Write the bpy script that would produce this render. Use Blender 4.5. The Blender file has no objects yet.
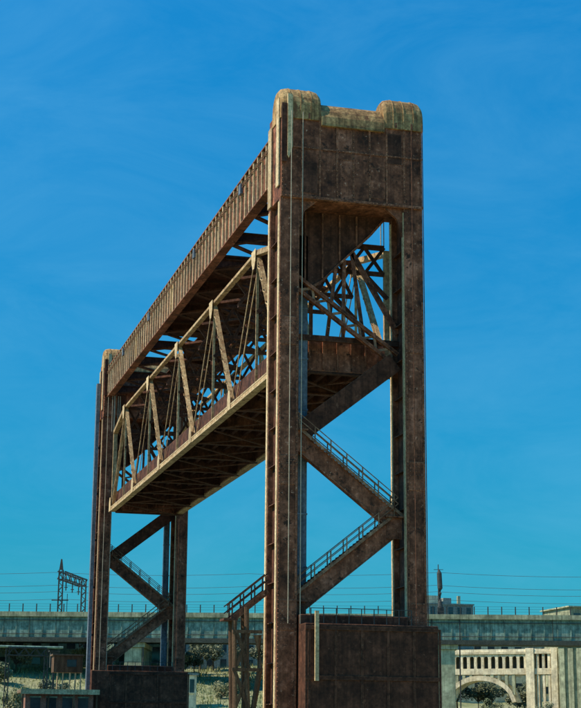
import bpy, math, random
from mathutils import Vector, Matrix
random.seed(7)
S = bpy.context.scene
C = S.collection
R = math.radians

# ------------------------------------------------------------------ camera
CAM_POS = Vector((-29.219, -111.936, 1.7))
pitch, yaw, roll = R(13.5656), R(15.0688), R(0.448)
fw = Vector((math.sin(yaw), math.cos(yaw), 0)); rt = Vector((math.cos(yaw), -math.sin(yaw), 0)); up = Vector((0, 0, 1))
F = fw*math.cos(pitch) + up*math.sin(pitch); U = -fw*math.sin(pitch) + up*math.cos(pitch)
RT = rt*math.cos(roll) + U*math.sin(roll); UP = -rt*math.sin(roll) + U*math.cos(roll)
cd = bpy.data.cameras.new('camera'); cam = bpy.data.objects.new('camera', cd); C.objects.link(cam)
m3 = Matrix((RT, UP, -F)).transposed()
cam.matrix_world = Matrix.Translation(CAM_POS) @ m3.to_4x4()
cd.sensor_fit = 'VERTICAL'; cd.sensor_height = 24; cd.lens = 24*1589.2/708
cd.clip_start = .5; cd.clip_end = 20000
S.camera = cam

# ------------------------------------------------------------------ sky, sun, exposure
SUN_AZ, SUN_EL = R(-88), R(46)          # azimuth measured from +Y towards +X
w = bpy.data.worlds.new('World'); S.world = w; w.use_nodes = True
nt = w.node_tree; nt.nodes.clear()
sky = nt.nodes.new('ShaderNodeTexSky'); sky.sky_type = 'NISHITA'; sky.sun_disc = False
sky.sun_elevation = SUN_EL; sky.sun_rotation = SUN_AZ; sky.ozone_density = 5.0; sky.air_density = 1.2; sky.dust_density = .4
tint = nt.nodes.new('ShaderNodeMix'); tint.data_type = 'RGBA'; tint.blend_type = 'MULTIPLY'
tint.inputs[0].default_value = 1
tcw = nt.nodes.new('ShaderNodeTexCoord'); sxyz = nt.nodes.new('ShaderNodeSeparateXYZ'); nt.links.new(tcw.outputs['Generated'], sxyz.inputs[0])
rmp = nt.nodes.new('ShaderNodeValToRGB'); nt.links.new(sxyz.outputs[2], rmp.inputs[0])     # hazier teal at the horizon, deeper blue above, all the way round
rmp.color_ramp.elements[0].position = .06; rmp.color_ramp.elements[0].color = (.06, .49, .62, 1)
rmp.color_ramp.elements[1].position = .45; rmp.color_ramp.elements[1].color = (.06, .82, 1.12, 1)
nt.links.new(rmp.outputs[0], tint.inputs[7])
bg = nt.nodes.new('ShaderNodeBackground'); bg.inputs[1].default_value = .148
ow = nt.nodes.new('ShaderNodeOutputWorld')
cmap = nt.nodes.new('ShaderNodeMapping'); cmap.inputs['Scale'].default_value = (1.0, 1.0, 2.6); nt.links.new(tcw.outputs['Generated'], cmap.inputs[0])
cn = nt.nodes.new('ShaderNodeTexNoise'); cn.inputs['Scale'].default_value = 7; cn.inputs['Detail'].default_value = 11; cn.inputs['Roughness'].default_value = .66; cn.inputs['Distortion'].default_value = .6
nt.links.new(cmap.outputs[0], cn.inputs['Vector'])
cmr = nt.nodes.new('ShaderNodeMapRange'); cmr.inputs[1].default_value = .38; cmr.inputs[2].default_value = .78; cmr.inputs[3].default_value = 0; cmr.inputs[4].default_value = .17; nt.links.new(cn.outputs[0], cmr.inputs[0])
veil = nt.nodes.new('ShaderNodeMix'); veil.data_type = 'RGBA'; veil.inputs[7].default_value = (1.6, 4.2, 6.2, 1)
nt.links.new(cmr.outputs[0], veil.inputs[0]); nt.links.new(tint.outputs[2], veil.inputs[6])
nt.links.new(sky.outputs[0], tint.inputs[6]); nt.links.new(veil.outputs[2], bg.inputs[0]); nt.links.new(bg.outputs[0], ow.inputs[0])
sd = bpy.data.lights.new('sun', 'SUN'); sd.energy = 4.8; sd.angle = R(.5); sd.color = (1, .86, .65)
so = bpy.data.objects.new('sun', sd); C.objects.link(so)
sdir = Vector((math.sin(SUN_AZ)*math.cos(SUN_EL), math.cos(SUN_AZ)*math.cos(SUN_EL), math.sin(SUN_EL)))
so.rotation_euler = (-sdir).to_track_quat('-Z', 'Y').to_euler(); so.location = (-60, 60, 90)
S.view_settings.view_transform = 'Standard'; S.view_settings.look = 'None'
S.view_settings.exposure = 0; S.view_settings.gamma = 1

# ------------------------------------------------------------------ materials
def mat(name, cols, scale=1.0, rough=.8, bump=.15, fine=14, streak=0, metallic=0, spec=.3, stretch=(1, 1, 1), contrast=(.32, .68), dirt=None, fleck=None, edge=None):
    m = bpy.data.materials.new(name); m.use_nodes = True
    t = m.node_tree; N = t.nodes; L = t.links; b = N['Principled BSDF']
    tc = N.new('ShaderNodeTexCoord'); oi = N.new('ShaderNodeObjectInfo')
    off = N.new('ShaderNodeVectorMath'); off.operation = 'MULTIPLY_ADD'; off.inputs[1].default_value = (37, 23, 51)
    cmb = N.new('ShaderNodeCombineXYZ')
    for i in range(3): L.new(oi.outputs['Random'], cmb.inputs[i])
    L.new(cmb.outputs[0], off.inputs[0]); L.new(tc.outputs['Object'], off.inputs[2])
    mp = N.new('ShaderNodeMapping'); mp.inputs['Scale'].default_value = stretch; L.new(off.outputs[0], mp.inputs[0])
    n1 = N.new('ShaderNodeTexNoise'); n1.inputs['Scale'].default_value = scale; n1.inputs['Detail'].default_value = 9; n1.inputs['Roughness'].default_value = .68
    L.new(mp.outputs[0], n1.inputs['Vector'])
    cr = N.new('ShaderNodeValToRGB'); e = cr.color_ramp.elements
    e[0].position = contrast[0]; e[1].position = contrast[1]
    e[0].color = (*cols[0], 1); e[1].color = (*cols[-1], 1)
    for i, c in enumerate(cols[1:-1]):
        x = e.new(contrast[0] + (contrast[1]-contrast[0])*(i+1)/(len(cols)-1)); x.color = (*c, 1)
    L.new(n1.outputs[0], cr.inputs[0])
    col = cr.outputs[0]
    n2 = N.new('ShaderNodeTexNoise'); n2.inputs['Scale'].default_value = fine; n2.inputs['Detail'].default_value = 5; n2.inputs['Roughness'].default_value = .7
    L.new(off.outputs[0], n2.inputs['Vector'])
    def mul(c, fac_out, lo, hi, a, bb):
        mr = N.new('ShaderNodeMapRange'); mr.inputs[1].default_value = a; mr.inputs[2].default_value = bb
        mr.inputs[3].default_value = lo; mr.inputs[4].default_value = hi; L.new(fac_out, mr.inputs[0])
        mx = N.new('ShaderNodeMix'); mx.data_type = 'RGBA'; mx.blend_type = 'MULTIPLY'; mx.inputs[0].default_value = 1
        L.new(c, mx.inputs[6]); L.new(mr.outputs[0], mx.inputs[7]); return mx.outputs[2]
    col = mul(col, n2.outputs[0], .62, 1.32, .35, .65)
    if streak:
        ms = N.new('ShaderNodeMapping'); ms.inputs['Scale'].default_value = (3.2, 3.2, .10); L.new(off.outputs[0], ms.inputs[0])
        n3 = N.new('ShaderNodeTexNoise'); n3.inputs['Scale'].default_value = 1.0; n3.inputs['Detail'].default_value = 6; n3.inputs['Roughness'].default_value = .65
        L.new(ms.outputs[0], n3.inputs['Vector'])
        col = mul(col, n3.outputs[0], 1-streak, 1+streak*.5, .36, .64)
    for dirt in [q for q in (dirt, fleck) if q]:  # rust blotches and paint flakes with a shape of their own
        n4 = N.new('ShaderNodeTexNoise'); n4.inputs['Scale'].default_value = dirt[1]; n4.inputs['Detail'].default_value = 8; n4.inputs['Roughness'].default_value = .75
        L.new(off.outputs[0], n4.inputs['Vector'])
        mr = N.new('ShaderNodeMapRange'); mr.inputs[1].default_value = dirt[2]; mr.inputs[2].default_value = dirt[2]+.06; L.new(n4.outputs[0], mr.inputs[0])
        mx = N.new('ShaderNodeMix'); mx.data_type = 'RGBA'; L.new(mr.outputs[0], mx.inputs[0]); L.new(col, mx.inputs[6]); mx.inputs[7].default_value = (*dirt[0], 1)
        col = mx.outputs[2]
    if edge:                                     # paint worn off along plate edges
        bv = N.new('ShaderNodeBevel'); bv.samples = 4; bv.inputs[0].default_value = .09
        ge = N.new('ShaderNodeNewGeometry'); dt = N.new('ShaderNodeVectorMath'); dt.operation = 'DOT_PRODUCT'
        L.new(bv.outputs[0], dt.inputs[0]); L.new(ge.outputs['True Normal'], dt.inputs[1])
        em = N.new('ShaderNodeMapRange'); em.inputs[1].default_value = .99; em.inputs[2].default_value = .90; L.new(dt.outputs['Value'], em.inputs[0])
        ew = N.new('ShaderNodeMapRange'); ew.inputs[1].default_value = .40; ew.inputs[2].default_value = .58; L.new(n2.outputs[0], ew.inputs[0])
        ml = N.new('ShaderNodeMath'); ml.operation = 'MULTIPLY'; L.new(em.outputs[0], ml.inputs[0]); L.new(ew.outputs[0], ml.inputs[1])
        mx = N.new('ShaderNodeMix'); mx.data_type = 'RGBA'; L.new(ml.outputs[0], mx.inputs[0]); L.new(col, mx.inputs[6]); mx.inputs[7].default_value = (*edge, 1); col = mx.outputs[2]
    col = mul(col, oi.outputs['Random'], .80, 1.16, 0, 1)
    L.new(col, b.inputs['Base Color'])
    b.inputs['Roughness'].default_value = rough; b.inputs['Metallic'].default_value = metallic; b.inputs['Specular IOR Level'].default_value = spec
    if bump:
        bp = N.new('ShaderNodeBump'); bp.inputs['Strength'].default_value = bump; bp.inputs['Distance'].default_value = .06
        ad = N.new('ShaderNodeMath'); ad.operation = 'ADD'; L.new(n1.outputs[0], ad.inputs[0]); L.new(n2.outputs[0], ad.inputs[1])
        L.new(ad.outputs[0], bp.inputs['Height']); L.new(bp.outputs[0], b.inputs['Normal'])
    return m
M = {}
M['rust'] = mat('rusty_brown_steel', [(.062, .021, .010), (.18, .060, .028), (.32, .112, .056), (.55, .215, .125)], .55, .78, .4, 3.4, streak=.35, contrast=(.33, .67), dirt=((.05, .022, .012), 1.3, .56), fleck=((.72, .42, .28), 3.4, .615), edge=(.44, .20, .105))
M['dark'] = mat('dark_and_shaded_steel', [(.034, .013, .007), (.086, .032, .017), (.165, .061, .034)], .7, .85, .35, 3.2, streak=.35, dirt=((.19, .08, .046), 1.3, .61), fleck=((.42, .25, .17), 3.2, .645), edge=(.20, .095, .052))  # darker rust; shade of leg webs and span underside put into the colour
M['tan'] = mat('tan_paint_and_sunlight', [(.46, .30, .15), (.66, .48, .26), (.78, .61, .36)], .9, .7, .2, 5, streak=.25, dirt=((.26, .12, .055), 1.4, .62))  # tan paint; on bridge steel its paleness stands in for sunlight
M['truss'] = mat('faded_tan_truss_paint', [(.30, .165, .075), (.52, .345, .17), (.72, .54, .30)], 1.1, .72, .2, 4, streak=.2, dirt=((.2, .085, .04), 1.6, .57))
M['rail'] = mat('rusted_rail_steel', [(.14, .06, .03), (.30, .16, .09), (.45, .28, .17)], 1.5, .75, .2, 5)
M['olive'] = mat('sunlit_olive_steel', [(.25, .13, .05), (.45, .27, .11), (.62, .41, .18)], .9, .8, .3, 4, streak=.5, dirt=((.20, .09, .04), 1.1, .56))  # olive cream of the sunlit tower tops put into the colour
M['drygrass'] = mat('dry_grass', [(.16, .19, .07), (.25, .26, .11), (.34, .33, .16)], .5, .9, 0, 3)
M['blue'] = mat('blue_grey_steel', [(.11, .14, .17), (.17, .21, .25), (.24, .28, .32)], .7, .6, .15, 4, streak=.35)
M['rope'] = mat('steel_rope', [(.35, .29, .2), (.55, .47, .34)], 2, .6, .1, 20)
M['teal'] = mat('faded_teal_girder_paint', [(.14, .24, .19), (.20, .31, .25), (.28, .38, .30)], .5, .7, .1, 1.0, streak=.35, dirt=((.16, .20, .15), .6, .62))
M['tealdark'] = mat('dark_girder_steel', [(.05, .06, .05), (.10, .11, .085)], .6, .8, .15, 4)
M['concrete'] = mat('pale_green_concrete', [(.29, .31, .20), (.42, .43, .27), (.52, .51, .34)], .35, .9, .1, .6, streak=.35)
M['cream'] = mat('cream_concrete', [(.66, .53, .33), (.78, .66, .44), (.85, .75, .54)], .3, .9, .1, .5, streak=.25)
M['grey'] = mat('weathered_grey_render', [(.22, .25, .22), (.32, .35, .31)], .3, .9, .15, 3, streak=.3)
M['mast'] = mat('dark_mast_steel', [(.035, .04, .04), (.075, .08, .075)], 1.5, .7, .1, 6)
M['wire'] = mat('dark_wire', [(.05, .07, .08), (.09, .11, .12)], 2, .6, 0, 10)
M['window'] = mat('dark_window_glass', [(.02, .03, .035), (.05, .07, .08)], .2, .12, 0, 1, spec=.6)
M['bark'] = mat('bark', [(.06, .045, .03), (.13, .10, .07)], 3, .9, .4, 9)
M['wood'] = mat('weathered_wood', [(.05, .027, .014), (.12, .065, .034), (.22, .13, .07)], 2, .85, .4, 9, stretch=(1, 1, .15))
M['brick'] = mat('faded_red_wall', [(.30, .13, .09), (.42, .22, .16)], .8, .9, .2, 6, streak=.3)
M['roof'] = mat('brown_sheet_roof', [(.13, .085, .05), (.24, .16, .10)], .6, .8, .2, 4, streak=.3)
M['hill'] = mat('dry_grass_ground', [(.18, .21, .09), (.27, .29, .14), (.36, .35, .20), (.23, .27, .115)], .12, .95, .3, 1.2, dirt=((.17, .20, .10), .35, .6))
M['water'] = mat('river_water', [(.03, .05, .045), (.05, .07, .06)], .1, .08, .08, 1, spec=.5)
for k, c in (('leaf0', [(.10, .125, .065), (.17, .19, .10)]), ('leaf1', [(.15, .175, .105), (.24, .25, .15)]), ('leaf2', [(.20, .21, .10), (.31, .30, .16)])):
    M[k] = mat('foliage_'+k, c, 1.2, .8, 0, 6)

# ------------------------------------------------------------------ mesh helpers
V = Vector
class MB:
    def __init__(s): s.v = []; s.f = []
    def add(s, vs, fs):
        b = len(s.v); s.v += [tuple(x) for x in vs]; s.f += [tuple(b+i for i in f) for f in fs]
    def box(s, x0, x1, y0, y1, z0, z1):
        s.add([(x0,y0,z0),(x1,y0,z0),(x1,y1,z0),(x0,y1,z0),(x0,y0,z1),(x1,y0,z1),(x1,y1,z1),(x0,y1,z1)],
              [(0,3,2,1),(4,5,6,7),(0,1,5,4),(1,2,6,5),(2,3,7,6),(3,0,4,7)])
    def bar(s, p, q, wd, ht, upv=(0, 0, 1)):          # box along p-q: wd sideways, ht along "up"
        p, q = V(p), V(q); d = (q-p).normalized(); u = V(upv)
        sx = d.cross(u)
        if sx.length < 1e-4: sx = d.cross(V((1, 0, 0)))
        sx.normalize(); uu = sx.cross(d).normalized()
        vs = [o + sx*(a*wd/2) + uu*(b*ht/2) for o in (p, q) for a, b in ((-1,-1),(1,-1),(1,1),(-1,1))]
        s.add(vs, [(0,1,2,3),(7,6,5,4),(0,4,5,1),(1,5,6,2),(2,6,7,3),(3,7,4,0)])
    def tube(s, pts, r, n=6):
        pts = [V(p) for p in pts]; rings = []
        for i, p in enumerate(pts):
            d = (pts[min(i+1, len(pts)-1)] - pts[max(i-1, 0)]).normalized()
            a = d.cross(V((0, 0, 1)));
            if a.length < 1e-4: a = d.cross(V((1, 0, 0)))
            a.normalize(); b = d.cross(a); rr = r[i] if isinstance(r, (list, tuple)) else r
            rings.append([p + (a*math.cos(k*2*math.pi/n) + b*math.sin(k*2*math.pi/n))*rr for k in range(n)])
        vs = [x for g in rings for x in g]; fs = []
        for i in range(len(pts)-1):
            for k in range(n): fs.append((i*n+k, i*n+(k+1) % n, (i+1)*n+(k+1) % n, (i+1)*n+k))
        fs.append(tuple(range(n-1, -1, -1))); fs.append(tuple((len(pts)-1)*n+k for k in range(n)))
        s.add(vs, fs)
    def prism(s, prof, axis, a, b):                     # closed 2D profile extruded along axis from a to b
        n = len(prof)
        def P(u, vv, t): return {'x': (t, u, vv), 'y': (u, t, vv), 'z': (u, vv, t)}[axis]
        vs = [P(u, vv, a) for u, vv in prof] + [P(u, vv, b) for u, vv in prof]
        s.add(vs, [tuple(range(n)), tuple(range(2*n-1, n-1, -1))] + [(i, i+n, (i+1) % n+n, (i+1) % n) for i in range(n)])
    def build(s, name, m, parent=None, fn=None, bevel=0, smooth=False):
        vs = [V(x) for x in s.v]
        if fn: vs = [fn(x) for x in vs]
        if parent is not None:
            base = BASE[parent]; vs = [x-base for x in vs]
        me = bpy.data.meshes.new(name); me.from_pydata(vs, [], s.f)
        import bmesh
        bm = bmesh.new(); bm.from_mesh(me); bmesh.ops.recalc_face_normals(bm, faces=bm.faces); bm.to_mesh(me); bm.free()
        me.materials.append(M[m]); o = bpy.data.objects.new(name, me); C.objects.link(o)
        if smooth:
            for p in me.polygons: p.use_smooth = True
        if parent is not None: o.parent = parent; BASE[o] = BASE[parent]
        else: BASE[o] = V((0, 0, 0))
        if bevel:
            bv = o.modifiers.new('bevel', 'BEVEL'); bv.width = bevel; bv.segments = 1; bv.limit_method = 'ANGLE'
        return o
BASE = {}
def thing(name, label, cat, loc, group=None):
    o = bpy.data.objects.new(name, None); C.objects.link(o); o.location = loc; o.empty_display_size = .5
    o['label'] = label; o['category'] = cat
    if group: o['group'] = group
    BASE[o] = V(loc); return o
def tag(o, label, cat, group=None):
    o['label'] = label; o['category'] = cat
    if group: o['group'] = group
    return o
def copies(o, locs):                                  # alike parts sharing one mesh: locs are offsets from the first
    for d in locs:
        c = o.copy(); C.objects.link(c); c.parent = o.parent; c.location = o.location + V(d)
def box(name, m, parent, *a, fn=None, bevel=0):
    b = MB(); b.box(*a); return b.build(name, m, parent, fn, bevel)

# ------------------------------------------------------------------ ground, hill, river
def hz(x, y):
    def ss(a, b, t):
        t = max(0, min(1, (t-a)/(b-a))); return t*t*(3-2*t)
    if 9.5 < y < 83.5: return -4.0
    left = 1-ss(70, 110, x)
    h = ss(118, 262, y)*left*17.5 + ss(250, 330, y)*left*6 + ss(200, 330, y)*(1-left)*9 + ss(330, 480, y)*(1-left)*12
    h += ss(480, 700, y)*8
    h += (math.sin(x*.13+y*.05)+math.sin(x*.31-y*.17)*.5)*.5*ss(130, 180, y)
    return h
xs = [-9000, -4000, -2000, -1000, -500, -300, -200, -150] + [-120+6*i for i in range(75)] + [350, 450, 600, 900, 1500, 3000, 6000, 9000]
ys = [-6000, -2000, -800, -300, -150, -60, 0, 9.5, 9.6, 83.4, 83.5] + [92+5*i for i in range(60)] + [400, 440, 480, 540, 620, 700, 900, 1500, 3000, 6000, 12000]
g = MB()
g.v = [(x, y, hz(x, y)) for y in ys for x in xs]
nx = len(xs)
g.f = [(j*nx+i, j*nx+i+1, (j+1)*nx+i+1, (j+1)*nx+i) for j in range(len(ys)-1) for i in range(nx-1)]
go = g.build('ground', 'hill', smooth=False); go['kind'] = 'structure'
wv = MB(); wv.box(-4000, 4000, 9.55, 83.45, -2.2, -2.0); wo = wv.build('river', 'water'); wo['kind'] = 'structure'

# ------------------------------------------------------------------ lift towers
LEGW, LEGD, TW = 1.55, 3.5, 11.55
ZTOP = 49.4
def rivet_row(b, p, q, step, r=.05):
    p, q = V(p), V(q); n = max(1, int((q-p).length/step))
    for i in range(n+1):
        c = p+(q-p)*(i/n)
        ring_ = [(c.x+r*math.cos(k*math.pi/3), c.y, c.z+r*math.sin(k*math.pi/3)) for k in range(6)]
        b.add(ring_+[(c.x, c.y-.04, c.z)], [(k, (k+1) % 6, 6) for k in range(6)])
def leg(T, x0, y0, zt):
    """H-section leg: two flange plates, recessed web, diaphragms, splice plates, pale strips for sunlit edges"""
    b = MB(); b.box(x0, x0+LEGW, y0, y0+.5, 0, zt); front = b.build('leg_flange', 'rust', T, bevel=.03)
    b = MB(); b.box(x0, x0+LEGW, y0+LEGD-.5, y0+LEGD, 0, zt); b.build('leg_flange', 'rust', T, bevel=.03)
    b = MB(); b.box(x0+.42, x0+LEGW-.42, y0+.5, y0+LEGD-.5, 0, zt); webo = b.build('leg_web', 'dark', T)  # recess shade on the web put into its darker colour
    for dy in (.04, LEGD-.46):                        # sunlight on the flange edges painted as pale strips, sunward side only
        box('sunlit_edge', 'tan', T, x0-.05, x0-.002, y0+dy, y0+dy+.42, 1.5, zt-.4)
    z = 4.0
    first = None; offs = []
    while z < zt-2:
        if first is None: first = box('diaphragm_plate', 'dark', T, x0+.10, x0+.42, y0+.5, y0+LEGD-.5, z, z+.06); zf = z
        else: offs.append((0, 0, z-zf))
        z += 2.9
    copies(first, offs)
    sp = box('splice_plate', 'rust', T, x0+.12, x0+LEGW-.12, y0-.045, y0-.001, 9.2, 11.4, bevel=.015)
    copies(sp, [(0, 0, 10.6), (0, 0, 21.2)])
    for xx in (x0+.05, x0+LEGW-.19):
        box('corner_angle', 'rust', T, xx, xx+.14, y0-.07, y0-.002, 1.5, zt-7.6)
    rv = MB()
    for xx in (x0+.12, x0+LEGW-.12): rivet_row(rv, (xx, y0-.07, 2), (xx, y0-.07, zt-7.8), .32)
    for zc in (9.2, 19.8, 30.4):
        for k in range(5): rivet_row(rv, (x0+.32+k*.23, y0-.045, zc+.15), (x0+.32+k*.23, y0-.045, zc+2.1), .28)
    o = rv.build('rivets', 'rust', front); o['kind'] = 'stuff'
    return front

def flight(T, p, q, y, side):
    """deep brace carrying a stair flight with railing between two points (x,z)"""
    P, Q = V((p[0], y, p[1])), V((q[0], y, q[1]))
    b = MB(); b.bar(P, Q, .46, 1.25); br = b.build('stair_brace', 'rust', T, bevel=.02)
    b = MB()
    d = (Q-P).normalized(); n = V((0, 1, 0)).cross(d);
    if n.z < 0: n = -n
    for s_ in (-.62, .62): b.bar(P+n*s_, Q+n*s_, .62, .07)
    b.build('brace_flange', 'rust', T)
    L_ = (Q-P).length; k = int(L_/.34); b = MB()
    for i in range(1, k):
        c = P + d*(L_*i/k) + n*.80
        b.box(c.x-.14, c.x+.14, y-.42, y+.42, c.z-.02, c.z+.03)
    for s_ in (-.44, .44):
        b.bar(P+n*.74+V((0, s_, 0)), Q+n*.74+V((0, s_, 0)), .05, .22)
    b.build('stair_treads', 'rail', T)
    for s_ in (-.46, .46):
        b = MB()
        for hh in (.62, 1.1): b.bar(P+V((0, s_, .95+hh)), Q+V((0, s_, .95+hh)), .055, .06)
        r = b.build('handrail', 'rail', T)
        m_ = 6; o = None; offs = []
        for i in range(m_+1):
            c = P + d*(L_*(.04+.92*i/m_)) + V((0, s_, .85))
            if o is None:
                b = MB(); b.box(c.x-.04, c.x+.04, c.y-.04, c.y+.04, c.z, c.z+1.22); o = b.build('rail_post', 'rail', r); c0 = c
            else: offs.append(c-c0)
        copies(o, offs)

def arcprof(y0, y1, zb, zs, n=12):
    cy, r = (y0+y1)/2, (y1-y0)/2
    return [(y0, zb)] + [(cy - r*math.cos(math.pi*i/n), zs + r*.98*math.sin(math.pi*i/n)) for i in range(n+1)] + [(y1, zb)]

def tower(y0, near):
    T = thing('lift_tower', 'tall rusty brown portal tower in front, with zigzag stairs between its two legs' if near else
              'rusty brown portal tower at the far left end of the raised span', 'tower', (TW/2, y0+LEGD/2, 0), 'lift bridge towers')
    for x0 in (0, TW-LEGW): leg(T, x0, y0, 42.1)
    yf, yb = y0-.12, y0+LEGD+.1
    pg = MB(); pg.box(.02, TW-.02, yf, yb, 42.0, ZTOP); P = pg.build('portal_girder', 'rust', T, bevel=.04)
    # face plates and stiffeners of the portal girder
    xs_ = [.06, 1.6, 3.05, 4.45, 5.78, 7.1, 8.5, 9.95, 11.35]
    st = None; offs = []
    for x in xs_:
        if st is None: st = box('stiffener', 'rust', P, x, x+.14, yf-.06, yf-.002, 42.1, 48.9)
        else: offs.append((x-xs_[0], 0, 0))
    copies(st, offs)
    for za, zb in ((42.05, 42.25), (46.1, 46.24), (48.72, 48.95)):
        box('flange_angle', 'rust', P, .03, TW-.03, yf-.075, yf-.061, za, zb)
    for i in range(4):
        x = (1.75, 4.6, 7.26, 8.66)[i]; z = (42.5, 45.5, 42.6, 45.55)[i]
        box('cover_plate', ('dark', 'rust', 'rust', 'dark')[i], P, x, x+1.15, yf-.03, yf-.002, z, z+2.5)
    rv = MB()
    for za in (42.15, 46.17, 48.84): rivet_row(rv, (.1, yf-.075, za), (TW-.1, yf-.075, za), .3)
    for x in xs_: rivet_row(rv, (x+.07, yf-.06, 42.5), (x+.07, yf-.06, 48.6), .33)
    o = rv.build('rivets', 'rust', P); o['kind'] = 'stuff'
    # knee brackets at the inner corners
    for sx, xa in ((1, LEGW), (-1, TW-LEGW)):
        b = MB(); b.prism([(xa, 42.0), (xa+sx*1.5, 42.02), (xa+sx*.5, 41.2), (xa, 39.6)], 'y', y0+.2, y0+.5); b.build('knee_bracket', 'rust', T)
    # dense haunch behind the upper stairs, with ribs
    b = MB(); b.prism([(1.56, 41.98), (9.3, 41.98), (8.1, 40.5), (6.5, 38.9), (4.1, 36.4), (1.56, 34.8)], 'y', y0+2.75, y0+2.95); HN = b.build('portal_haunch', 'dark', T)
    b = MB()
    for (xa, za), (xb, zb_) in zip([(9.3, 41.9), (8.1, 40.45), (6.5, 38.85), (4.1, 36.35)], [(8.1, 40.45), (6.5, 38.85), (4.1, 36.35), (1.6, 34.75)]): b.bar((xa, y0+2.85, za), (xb, y0+2.85, zb_), .5, .16)
    b.build('haunch_flange', 'rust', HN)
    for k, (xa, za, xb, zb_) in enumerate(((3.3, 35.7, 3.3, 31.9), (5.3, 37.5, 4.6, 31.9), (6.0, 38.3, 5.9, 31.9), (6.6, 39.0, 7.6, 31.9), (6.6, 39.0, 10.4, 32.6))):
        b = MB(); b.bar((xa, y0+2.85, za), (xb, y0+2.85, zb_), .2, .26 if k < 4 else .42); b.build('hanger_strut', 'rust', HN)
    box('lower_strut', 'dark', T, LEGW-.5, TW-LEGW+.5, y0+2.62, y0+2.98, 31.55, 31.98)
    for x, zz in ((2.7, 35.7), (4.1, 36.6), (5.5, 38.1), (6.9, 39.5)): box('haunch_rib', 'rust', HN, x, x+.12, y0+2.60, y0+2.748, zz, 41.9)
    # rounded crown between the hoods and the two sheave hoods
    cyc = (yf+yb)/2; rr_ = (yb-yf)/2+.26
    b = MB(); b.prism([(cyc-rr_, 48.1)] + [(cyc - rr_*math.cos(math.pi*i/12), 48.3+2.2*math.sin(math.pi*i/12)) for i in range(13)] + [(cyc+rr_, 48.1)], 'x', 3.2, 8.35)
    b.build('crown_plate', 'olive', T, smooth=False)
    for x0, x1 in ((-.06, 3.2), (8.35, TW+.06)):
        b = MB(); cy = yf+1.25; r = 1.4
        prof = [(cy-r, ZTOP-.9)] + [(cy - r*math.cos(math.pi*i/14), ZTOP-.15+2.1*math.sin(math.pi*i/14)**.8) for i in range(15)] + [(cy+r, ZTOP-.9)]
        # hood ends are rounded: three slices, narrower at the ends
        n = len(prof); ring = []
        for k, (x, f) in enumerate(((x0, .86), (x0+.22, .96), (x0+.6, 1.0), (x1-.6, 1.0), (x1-.22, .96), (x1, .86))):
            ring += [(x, cy+(u-cy)*(.94+.06*(f-.86)/.14), ZTOP-.9+(vv-ZTOP+.9)*f) for u, vv in prof]
        fs = [tuple(range(n)), tuple(5*n+n-1-i for i in range(n))]
        for k in range(5): fs += [(k*n+i, (k+1)*n+i, (k+1)*n+(i+1) % n, k*n+(i+1) % n) for i in range(n)]
        b.add(ring, fs); H = b.build('sheave_hood', 'olive', T)
        for xs2 in (x0+.75, (x0+x1)/2-.04, x1-.83):
            sm = MB()
            for (u0, v0_), (u1, v1_) in zip(prof[:-1], prof[1:]): sm.bar((xs2+.04, u0, v0_), (xs2+.04, u1, v1_), .09, .07, ((0, u0+u1-2*cy, v0_+v1_-2*ZTOP+1.2)))
            sm.build('hood_seam', 'olive', H)
        box('hood_band', 'rust', H, x0+.9, x0+1.05, cy-r-.04, cy+r+.04, ZTOP-.85, ZTOP-.4)
        box('hood_band', 'rust', H, x1-1.05, x1-.9, cy-r-.04, cy+r+.04, ZTOP-.85, ZTOP-.4)
    # rope guard plate and slot on the outer left corner
    b = MB(); b.prism([(.42, 50.4), (.82, 50.3), (.82, 46.0), (.55, 45.1), (.42, 45.3)], 'y', yf-.42, yf-.17); b.build('rope_guard', 'tan', T)
    box('rope_slot_plate', 'dark', T, -.02, .40, yf-.34, yf-.17, 44.8, 49.6)
    box('rope_guard', 'tan', T, -.14, -.035, y0+.1, y0+.9, 43.0, 50.2)
    box('rope_guard', 'tan', T, -.14, -.035, y0+2.4, y0+3.4, 42.0, 48.6)
    # zigzag stairs
    L_, R_ = LEGW+.15, TW-LEGW-.15
    pts = [(L_, 10.9), (R_, 17.4), (L_, 23.7), (R_, 30.1), (L_, 36.5), (R_, 42.4)]
    pts = pts[:-1]
    for i in range(2): flight(T, pts[i], pts[i+1], y0+1.9, i % 2)
    # above the second flight the bracing carries no stairs: a deep dark brace, then a slim laced one
    b = MB(); b.bar((pts[2][0], y0+2.1, pts[2][1]), (pts[3][0], y0+2.1, pts[3][1]), .46, 1.5); b.build('cross_brace', 'dark', T, bevel=.02)
    b = MB(); pa, pb_ = V((pts[3][0], y0+2.1, pts[3][1]+.3)), V((pts[4][0], y0+2.1, pts[4][1]-.4)); dd = (pb_-pa).normalized(); nn = V((0, 1, 0)).cross(dd)
    for s_ in (-.42, .42): b.bar(pa+nn*s_, pb_+nn*s_, .42, .26, nn)
    CB = b.build('cross_brace', 'rust', T)
    b = MB(); Lb = (pb_-pa).length; kk = 13
    for j in range(kk):
        s_ = .42 if j % 2 else -.42
        b.bar(pa+dd*(Lb*j/kk)+nn*s_, pa+dd*(Lb*(j+1)/kk)-nn*s_, .06, .2, nn)
    b.build('lacing', 'rail', CB)['kind'] = 'stuff'
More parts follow.
